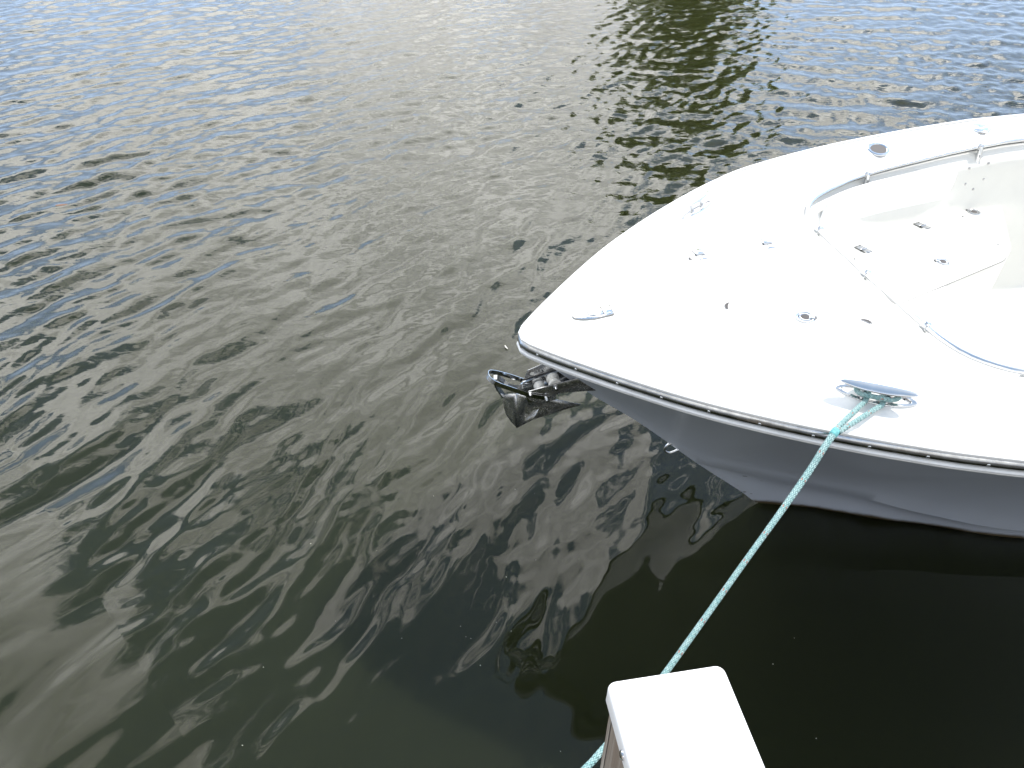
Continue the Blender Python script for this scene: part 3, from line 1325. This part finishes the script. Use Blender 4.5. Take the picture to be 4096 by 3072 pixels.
cheek('cheek_plate', [(.072, 1.145), (.135, 1.157), (.285, 1.182), (.46, 1.18), (.46, 1.09), (.215, 1.110), (.201, 1.102), (.201, 1.074), (.13, 1.060), (.078, 1.092), (.062, 1.118)], -.045)
far = cheek('cheek_plate', [(.088, 1.192), (.168, 1.222), (.46, 1.222), (.46, 1.09), (.215, 1.100), (.13, 1.050), (.052, 1.075), (.050, 1.09)], .045)
MB().box((.30, 0, 1.115), (.30, .086, .004), Matrix.Rotation(R(-8), 4, 'Y'), .001).obj('channel', M_steel_dirty, roller)
for x, z, r in ((.198, 1.152, .030), (.136, 1.118, .026)):
    mb = MB()
    q = Matrix.Translation((x, -.040, z)) @ Vector((0, 1, 0)).to_track_quat('Z', 'Y').to_matrix().to_4x4()
    mb.lathe([(r * .6, 0), (r * .94, .002), (r, .007), (r * .98, .016), (r * .60, .031), (r * .98, .046), (r, .056), (r * .94, .061), (r * .6, .063)], q, 28)
    mb.obj('roller_wheel', M_roller, roller)
for x, z, y0 in ((.078, 1.134, -.047), (.155, 1.088, -.047), (.196, 1.152, -.047)):
    mb = MB()
    mb.cyl((x, y0, z), (x, y0 - .008, z), .0095, None, 6)
    mb.cyl((x, y0 - .008, z), (x, y0 - .022, z), .0075, .0070, 14)
    mb.cyl((x, y0 - .022, z), (x, y0 - .0225, z), .0040, None, 10, 1)
    mb.obj('bolt', [M_chrome, M_dark], roller)
MB().lathe([(.0095, -.0), (.0095, .001)], Matrix(((1, 0, 0, .108), (0, 0, -1, .0425), (0, 1, 0, 1.172), (0, 0, 0, 1))), 18, 0).obj('plate_hole', M_roller, roller)
# stamped maker's name on the inner face of the far cheek
fc = bpy.data.curves.new('lettering', 'FONT')
fc.body = 'LEW'
fc.size = .022
fc.extrude = .0012
fc.space_character = 1.15
fo = bpy.data.objects.new('lettering', fc)
me = bpy.data.meshes.new_from_object(fo)
bpy.data.objects.remove(fo)
lo = link(bpy.data.objects.new('lettering', me), roller)
me.materials.append(pbr('pale_lettering', (.62, .62, .60), .5))
lo.matrix_local = Matrix(((math.cos(R(13)), -math.sin(R(13)), 0, .133), (0, 0, -1, .0418), (math.sin(R(13)), math.cos(R(13)), 0, 1.172), (0, 0, 0, 1)))
# hinged keeper strap that loops round the shank at the front
loop = spline([(.165, -.052, 1.092), (.080, -.053, 1.126), (-.010, -.050, 1.178), (-.070, -.045, 1.212), (-.098, -.032, 1.230), (-.106, -.008, 1.236),
               (-.098, .022, 1.230), (-.070, .040, 1.212), (-.010, .048, 1.178), (.066, .051, 1.132)], 8)
n = len(loop)
v, f = [], []
for i, p in enumerate(loop):
    t = (loop[min(i + 1, n - 1)] - loop[max(i - 1, 0)]).normalized()
    up = Vector((.45, 0, .89))
    side = t.cross(up).normalized()
    up = side.cross(t).normalized()
    for a, b in ((-.0013, -.011), (.0013, -.011), (.0013, .011), (-.0013, .011)):
        v.append(p + side * a + up * b)
for i in range(n - 1):
    for j in range(4):
        k = (j + 1) % 4
        f.append((i * 4 + j, i * 4 + k, i * 4 + 4 + k, i * 4 + 4 + j))
f += [(0, 1, 2, 3), tuple(range((n - 1) * 4, n * 4))]
mesh_obj('keeper_strap', v, f, M_chrome, roller, angle=30)

# ------------------------------------------------------------------ the plough anchor on the roller
anchor = empty('plough_anchor', MW @ Vector((.10, 0, 1.0)), (HEEL, 0, PHI))
tag(anchor, 'polished steel plough anchor hanging from the bow roller of the boat', 'anchor')
AO = Vector((.10, 0, 1.0))


def plate(name, pts, th, mat, parent, off, bulge=None):
    """flat or gently dished steel plate through a fan of points"""
    P = [Vector(p) - off for p in pts]
    cen = sum(P, Vector()) / len(P)
    if bulge:
        cen += Vector(bulge)
    n = len(P)
    rings = [P, [p.lerp(cen, .4) for p in P], [p.lerp(cen, .75) for p in P], [cen]]
    v, f = [], []
    for r_ in rings[:3]:
        v += r_
    v.append(cen)
    for j in range(2):
        for i in range(n):
            k = (i + 1) % n
            f.append((j * n + i, j * n + k, (j + 1) * n + k, (j + 1) * n + i))
    for i in range(n):
        f.append((2 * n + i, 2 * n + (i + 1) % n, 3 * n))
    o = mesh_obj(name, v, f, mat, parent, angle=60)
    m_ = o.modifiers.new('thick', 'SOLIDIFY')
    m_.thickness = th
    m_.offset = 0
    return o


A_, E_ = (.025, -.003, 1.104), (.031, -.005, .890)
plate('fluke', [A_, (.064, -.026, 1.104), (.14, -.033, 1.085), (.202, -.034, 1.064), (.336, -.012, .989), (.098, -.047, .969), E_], .005, M_steel_dirty, anchor, AO, (.002, -.010, 0))
plate('fluke', [A_, (-.018, .052, 1.060), (-.023, .060, 1.044), (-.023, .068, 1.013), (-.017, .064, .964), (-.007, .057, .925), (.009, .030, .904), E_], .005, M_steel_dirty, anchor, AO, (-.003, .006, 0))


def flat_bar(mb, pts, wy, wz):
    sh = spline(pts, 6)
    n = len(sh)
    v, f = [], []
    for i, p in enumerate(sh):
        t = (sh[min(i + 1, n - 1)] - sh[max(i - 1, 0)]).normalized()
        a = Vector((.75, -.55, .35))
        a = (a - t * a.dot(t)).normalized()
        b = t.cross(a).normalized()
        for x, y in ((-wy, -wz), (wy, -wz), (wy, wz), (-wy, wz)):
            v.append(p + a * x + b * y - AO)
    for i in range(n - 1):
        for j in range(4):
            k = (j + 1) % 4
            f.append((i * 4 + j, i * 4 + k, i * 4 + 4 + k, i * 4 + 4 + j))
    f += [(0, 1, 2, 3), tuple(range((n - 1) * 4, n * 4))]
    mb.add(v, f)


mb = MB()
flat_bar(mb, [(-.021, .058, 1.046), (-.040, .044, 1.090), (-.056, .030, 1.129), (-.072, .006, 1.190), (-.076, .0, 1.212)], .0042, .012)
flat_bar(mb, [(-.078, .002, 1.214), (-.058, .002, 1.209), (-.033, .003, 1.181), (-.009, .004, 1.151), (.030, .012, 1.128), (.06, .022, 1.122)], .0040, .010)
mb.prism([(.040, 1.106), (.063, 1.139), (.163, 1.163), (.300, 1.190), (.300, 1.118), (.10, 1.080)], .009,
         Matrix(((1, 0, 0, -.1), (0, 0, -1, .036), (0, 1, 0, -1.0), (0, 0, 0, 1))), 0, .0015)
mb.lathe([(.0085, 0), (.0085, .0015), (.006, .003)], Matrix(((1, 0, 0, -.022), (0, 0, -1, .027), (0, 1, 0, .126), (0, 0, 0, 1))), 14)
mb.obj('shank', M_chrome, anchor, angle=30)
mb = MB()
mb.prism([(.059, 1.120), (.076, 1.056), (.097, 1.053), (.106, 1.074), (.150, 1.09), (.13, 1.12)], .005,
         Matrix(((1, 0, 0, -.1), (0, 0, -1, -.034), (0, 1, 0, -1.0), (0, 0, 0, 1))), 0, .001)
mb.obj('web', M_chrome, anchor)


# ------------------------------------------------------------------ mooring rope
def build_rope():
    zc = deck_z(*CLEAT_P)
    # cleat frame
    Mc = cleat.matrix_local if False else Matrix.Translation(cleat.location) @ cleat.rotation_euler.to_matrix().to_4x4()
    Wc = MW @ Mc

    def cp(x, y, z):
        return Wc @ Vector((x, y, z))
    S = Vector((1.117, 1.841, 1.5195))
    ra = .0092
    inv = MW.inverted()

    def strand(dx, top):
        out = []
        a = S + Vector((dx, -dx * .8, -.002))
        for t in (0, .3, .6, .85):
            p = a.lerp(top, t)
            q = inv @ p
            floor = (MW @ Vector((q.x, q.y, deck_z(q.x, q.y)))).z + ra + .001
            p.z = max(p.z, floor)
            out.append(p)
        return out
    # eye of the rope: up between the legs, round each leg, across the front under the horn
    eye = [*strand(-.004, cp(-.034, -.040, .017)), cp(-.034, -.040, .017), cp(-.026, .004, .020), cp(-.030, .026, .026), cp(-.062, .020, .032), cp(-.072, -.002, .034),
           cp(-.060, -.022, .035), cp(-.030, -.027, .036), cp(.010, -.028, .037), cp(.045, -.026, .036), cp(.068, -.012, .034), cp(.070, .012, .032),
           cp(.050, .026, .028), cp(.030, .020, .022), cp(.024, .000, .019), cp(.023, -.040, .017), *strand(.007, cp(.023, -.040, .017))[::-1]]
    main = [S + Vector((.010, .011, .003)), S, Vector((1.060, 1.779, 1.492)), Vector((1.005, 1.718, 1.450)), Vector((.894, 1.598, 1.396)), Vector((.741, 1.433, 1.338)), Vector((.609, 1.290, 1.284)),
            Vector((.457, 1.126, 1.224)), Vector((.36, 1.020, 1.212)), Vector((.228, .878, 1.232)), Vector((.195, .843, 1.242)), Vector((.02, .66, 1.32)), Vector((-.22, .36, 1.50)), Vector((-.36, .22, 1.60)), Vector((-.44, .10, 1.63))]
    root = empty('mooring_rope', tuple(S))
    tag(root, 'turquoise braided mooring rope stretched from the bow cleat to behind the white capped post', 'rope')

    def seg(name, pts, per, rad):
        path = spline(pts, per)
        path = [p - S for p in path]
        n = 14
        L = [0.0]
        for i in range(1, len(path)):
            L.append(L[-1] + (path[i] - path[i - 1]).length)
        rr = [rad(l) if callable(rad) else rad for l in L]
        v, f, LL = tube_geo(path, rr, n)
        uv = []
        for i in range(len(path) - 1):
            for k in range(n):
                a, b = k / n, (k + 1) / n
                uv += [(a, LL[i]), (b, LL[i]), (b, LL[i + 1]), (a, LL[i + 1])]
        # keep loop order: build without normal flipping
        me = bpy.data.meshes.new(name)
        me.from_pydata([tuple(p) for p in v], [], f)
        l = me.uv_layers.new(name='UVMap')
        l.data.foreach_set('uv', np.asarray(uv, dtype=np.float32).ravel())
        me.polygons.foreach_set('use_smooth', [True] * len(me.polygons))
        me.materials.append(M_rope)
        bm = bmesh.new()
        bm.from_mesh(me)
        bm.normal_update()
        c0 = sum((Vector(v[k]) for k in range(n)), Vector()) / n
        if bm.faces and (lambda fc: fc.normal.dot(fc.calc_center_median() - path[0]))(next(iter(bm.faces))) < 0:
            bmesh.ops.reverse_faces(bm, faces=bm.faces[:])
        bm.to_mesh(me)
        bm.free()
        return link(bpy.data.objects.new(name, me), root)
    seg('eye_loop', eye, 10, ra)
    seg('line', main, 26, lambda l: float(np.interp(l, [0, .02, .06, .30, .55, 3], [.009, .0128, .0116, .0110, .0092, .0094])))
    # whipping where the eye is closed
    d = (Vector((1.060, 1.779, 1.492)) - S).normalized()
    path = [d * (.010 + .003 * k / 2) for k in range(0, 13)]
    mb = MB()
    mb.tube([d * -.004, d * .004, d * .018, d * .024], [.0134, .0146, .0146, .0134], 16)
    mb.obj('whipping', vary(pbr('whipping_twine', (.16, .50, .52), .7), 120, .4, 0, .5, 200), root)
    return root


build_rope()

# ------------------------------------------------------------------ dock post with its white cap
ang = R(9.18)
ux, uy = Vector((math.cos(ang), math.sin(ang), 0)), Vector((-math.sin(ang), math.cos(ang), 0))
CAP = Vector((.1285, .5135, 0)) + ux * .084 - uy * .084
post = empty('dock_post', (CAP.x, CAP.y, -1.2), (0, 0, ang))
tag(post, 'weathered square timber dock post with a glossy white cap', 'post')


def build_post():
    w = .0800
    # shaft with slightly uneven worn arrises and checks
    n = 10
    ring = []
    for sx, sy in ((-1, -1), (1, -1), (1, 1), (-1, 1)):
        pass
    segs = []
    per = 12
    for e in range(4):
        a = [(-1, -1), (1, -1), (1, 1), (-1, 1)][e]
        b = [(1, -1), (1, 1), (-1, 1), (-1, -1)][e]
        for i in range(per):
            t = i / per
            segs.append((a[0] + (b[0] - a[0]) * t, a[1] + (b[1] - a[1]) * t))
    zs = [0, .6, 1.2, 1.8, 2.2, 2.6, 2.9, 3.1, 3.2, 3.27, 3.33, 3.38, 3.42, 3.455]
    rr = random.Random(3)
    wob = [[rr.uniform(-.0016, .0012) for _ in segs] for _ in range(3)]
    v, f = [], []
    for zi, z in enumerate(zs):
        for i, (x, y) in enumerate(segs):
            c = .93 if i % per == 0 else (.985 if i % per in (1, per - 1) else 1.0)
            k = w * c + wob[0][i] + wob[1 + zi % 2][i] * .4
            v.append((x * k, y * k, z))
    m = len(segs)
    for j in range(len(zs) - 1):
        for i in range(m):
            k = (i + 1) % m
            f.append((j * m + i, j * m + k, (j + 1) * m + k, (j + 1) * m + i))
    f.append(tuple(range((len(zs) - 1) * m, len(zs) * m)))
    mesh_obj('shaft', v, f, M_wood, post, angle=40)
    # cap: moulded lid, rounded corners and edges, thin skirt
    hw, rc = .084, .012
    def sq(h, r, k=7):
        out = []
        for cx, cy, a0 in ((h - r, h - r, 0), (-h + r, h - r, 90), (-h + r, -h + r, 180), (h - r, -h + r, 270)):
            for i in range(k):
                a = R(a0 + 90 * i / (k - 1))
                out.append((cx + r * math.cos(a), cy + r * math.sin(a)))
        return out
    zt = 2.28 + 1.2
    rings = [(hw - .004, .008, zt - .034), (hw, .011, zt - .034), (hw, .012, zt - .026), (hw, .012, zt - .006), (hw - .0008, .012, zt - .0028), (hw - .0026, .011, zt - .0009), (hw - .006, .010, zt), (hw * .5, .004, zt + .002), (.004, .001, zt + .0025)]
    v, f = [], []
    m = 28
    for h, r, z in rings:
        v += [(x, y, z) for x, y in sq(h, r)]
    for j in range(len(rings) - 1):
        for i in range(m):
            k = (i + 1) % m
            f.append((j * m + i, j * m + k, (j + 1) * m + k, (j + 1) * m + i))
    f.append(tuple(range((len(rings) - 1) * m, len(rings) * m)))
    mcap = pbr('white_cap_plastic', (.80, .80, .80), .3)
    t = NT(mcap.node_tree)
    b = mcap.node_tree.nodes['Principled BSDF']
    tc = t.n('ShaderNodeTexCoord')
    sp = t.math('MULTIPLY', t.smooth(t.noise(tc.outputs['Object'], 85, 2, .4), .70, .75), t.smooth(t.noise(tc.outputs['Object'], 12, 2), .50, .6))
    t.set(b, 'Base Color', t.mix(sp, (.80, .80, .80, 1), (.34, .30, .20, 1)))
    cap = mesh_obj('cap', v, f, mcap, post, angle=50)
    mb = MB()
    q = Matrix.Translation((-hw, -.006, zt - .020)) @ Vector((-1, 0, 0)).to_track_quat('Z', 'Y').to_matrix().to_4x4()
    mb.lathe([(.0068, -.001), (.0066, .0018), (.0044, .0036), (.001, .0042)], q, 14)
    mb.lathe([(.0016, .0032), (.0012, .0038)], q, 6, 1)
    mb.obj('screw', [M_chrome, M_dark], cap)


build_post()

# ------------------------------------------------------------------ the dock the photographer stands on (behind the frame)
dock = empty('dock', (.2, .30, 1.57), (0, 0, ang))
tag(dock, 'weathered timber dock behind the white capped post', 'dock')
mb = MB()
for i in range(46):
    x = -3.2 + i * .145
    mb.box((x, -1.3 + rnd.uniform(-.004, .004), -.019), (.138, 2.6, .038), None, .004, 0, 1)
mb.obj('decking', M_wood, dock)
mb = MB()
for y in (-.03, -1.3, -2.55):
    mb.box((0, y, -.14), (6.6, .05, .19), None, .004, 0, 1)
mb.obj('stringer', M_wood_under, dock)

# ------------------------------------------------------------------ far bank and the tree that is mirrored in the water
def bank():
    n = 120
    v, f = [], []
    prof = [(0, -.6), (2.5, .25), (5, .9), (12, 1.3), (40, 1.8), (300, 3)]
    for i in range(n + 1):
        a = R(-100 + 200 * i / n)
        r0 = 62 + 5 * math.sin(a * 3) + 3 * math.sin(a * 7.3)
        for d, z in prof:
            v.append(((r0 + d) * math.sin(a), (r0 + d) * math.cos(a), z))
    m = len(prof)
    for i in range(n):
        for j in range(m - 1):
            f.append((i * m + j, i * m + j + 1, (i + 1) * m + j + 1, (i + 1) * m + j))
    o = mesh_obj('far_bank', v, f, vary(pbr('bank_grass', (.06, .075, .03), .9), .3, .5), None)
    o['kind'] = 'structure'


bank()


def leaf_mat():
    m = pbr('leaf_green', (.07, .085, .02), .6)
    t = NT(m.node_tree)
    b = m.node_tree.nodes['Principled BSDF']
    tc = t.n('ShaderNodeTexCoord')
    n = t.noise(tc.outputs['Object'], .9, 4, .6)
    t.set(b, 'Base Color', t.mix(n, (.12, .135, .018, 1), (.20, .215, .032, 1)))
    tr = t.n('ShaderNodeBsdfTranslucent')
    tr.inputs['Color'].default_value = (.44, .48, .07, 1)
    mx = t.n('ShaderNodeMixShader')
    mx.inputs[0].default_value = .55
    t.t.links.new(b.outputs[0], mx.inputs[1])
    t.t.links.new(tr.outputs[0], mx.inputs[2])
    t.t.links.new(mx.outputs[0], t.t.nodes['Material Output'].inputs['Surface'])
    return m


def tree(az, dist, h, cw, seed):
    q = random.Random(seed)
    x, y = dist * math.sin(R(az)), dist * math.cos(R(az))
    root = empty('shade_tree', (x, y, .3))
    tag(root, 'tall olive green tree on the far bank, mirrored in the water', 'tree')
    mb = MB()
    mb.tube(spline([(0, 0, 0), (.1, 0, h * .2), (-.1, .1, h * .45), (.1, 0, h * .75)], 6), [.45 * (1 - .8 * i / 18) for i in range(19)], 12)
    tips = []
    for k in range(16):
        a = q.uniform(0, 6.28)
        z0 = h * q.uniform(.2, .6)
        l = cw * q.uniform(.3, .5)
        e = Vector((math.cos(a) * l, math.sin(a) * l, z0 + h * q.uniform(.08, .3)))
        mb.tube(spline([(0, 0, z0), (e.x * .5, e.y * .5, z0 + (e.z - z0) * .35), tuple(e)], 5), [.14 * (1 - .85 * i / 10) for i in range(11)], 7)
        tips.append(e)
    mb.obj('trunk', pbr('bark', (.09, .075, .06), .9), root)
    v, f = [], []
    cl = []
    for k in range(250):
        u = q.uniform(.06, 1)
        a = q.uniform(0, 6.28)
        rad = cw * .5 * (1 - abs(u - .5) ** 2 * 2.2) * math.sqrt(q.random())
        cl.append((Vector((math.cos(a) * rad, math.sin(a) * rad, h * u)), q.uniform(.9, 1.9)))
    for c, r in cl:
        for _ in range(75):
            d = Vector((q.gauss(0, 1), q.gauss(0, 1), q.gauss(0, .8))).normalized() * r * q.random() ** .4
            p = c + d
            s = q.uniform(.25, .5)
            a = Vector((q.gauss(0, 1), q.gauss(0, 1), q.gauss(0, .6))).normalized()
            b = a.cross(Vector((q.gauss(0, 1), q.gauss(0, 1), q.gauss(0, 1)))).normalized()
            o = len(v)
            v += [p + a * s, p + b * s * .5, p - a * s, p - b * s * .5]
            f.append((o, o + 1, o + 2, o + 3))
    mesh_obj('crown', v, f, leaf_mat(), root, smooth=False)


tree(12.4, 66, 24, 10.5, 4)


# ------------------------------------------------------------------ bits afloat
def afloat(name, x, y, pts, th, mat, label, cat, rot):
    mb = MB()
    bm_pts = pts
    mb.prism(bm_pts, th, Matrix(), 0)
    o = mb.obj(name, mat, None)
    o.location = (x, y, .008)
    o.rotation_euler = (R(3), R(4), rot)
    tag(o, label, cat)
    return o


leaf = []
for i in range(24):
    t = 2 * math.pi * i / 24
    leaf.append((.055 * math.cos(t), .017 * math.sin(t) * (1 - .25 * math.cos(t))))
afloat('floating_leaf', -4.555, 6.835, leaf, .002, vary(pbr('dead_leaf', (.17, .075, .035), .6), 30, .4), 'small brown dead leaf floating on the rippled water', 'leaf', R(28))
fe = []
for i in range(20):
    t = 2 * math.pi * i / 20
    fe.append((.024 * math.cos(t), .0045 * math.sin(t) + .003 * math.cos(t) ** 2))
afloat('floating_feather', -.045, 4.40, fe, .0015, pbr('pale_feather', (.62, .60, .55), .7), 'tiny pale feather floating just ahead of the anchor', 'feather', R(-62))

mb = MB()
qq = random.Random(12)
for _ in range(30):
    x, y = qq.uniform(-1.2, 1.6), qq.uniform(1.4, 3.0)
    if y > 2.5 and x > .6:
        continue
    r = qq.uniform(.0009, .0021)
    mb.lathe([(r, 0), (r * .8, r * .5)], Matrix.Translation((x, y, .004)) @ Matrix.Rotation(qq.random() * 3, 4, 'Z') @ Matrix.Diagonal((qq.uniform(.6, 2.2), 1, 1, 1)), 7)
o = mb.obj('floating_specks', pbr('foam_speck', (.5, .5, .42), .8), None)
tag(o, 'scattered pale specks drifting on the dark water', 'specks', kind='stuff')
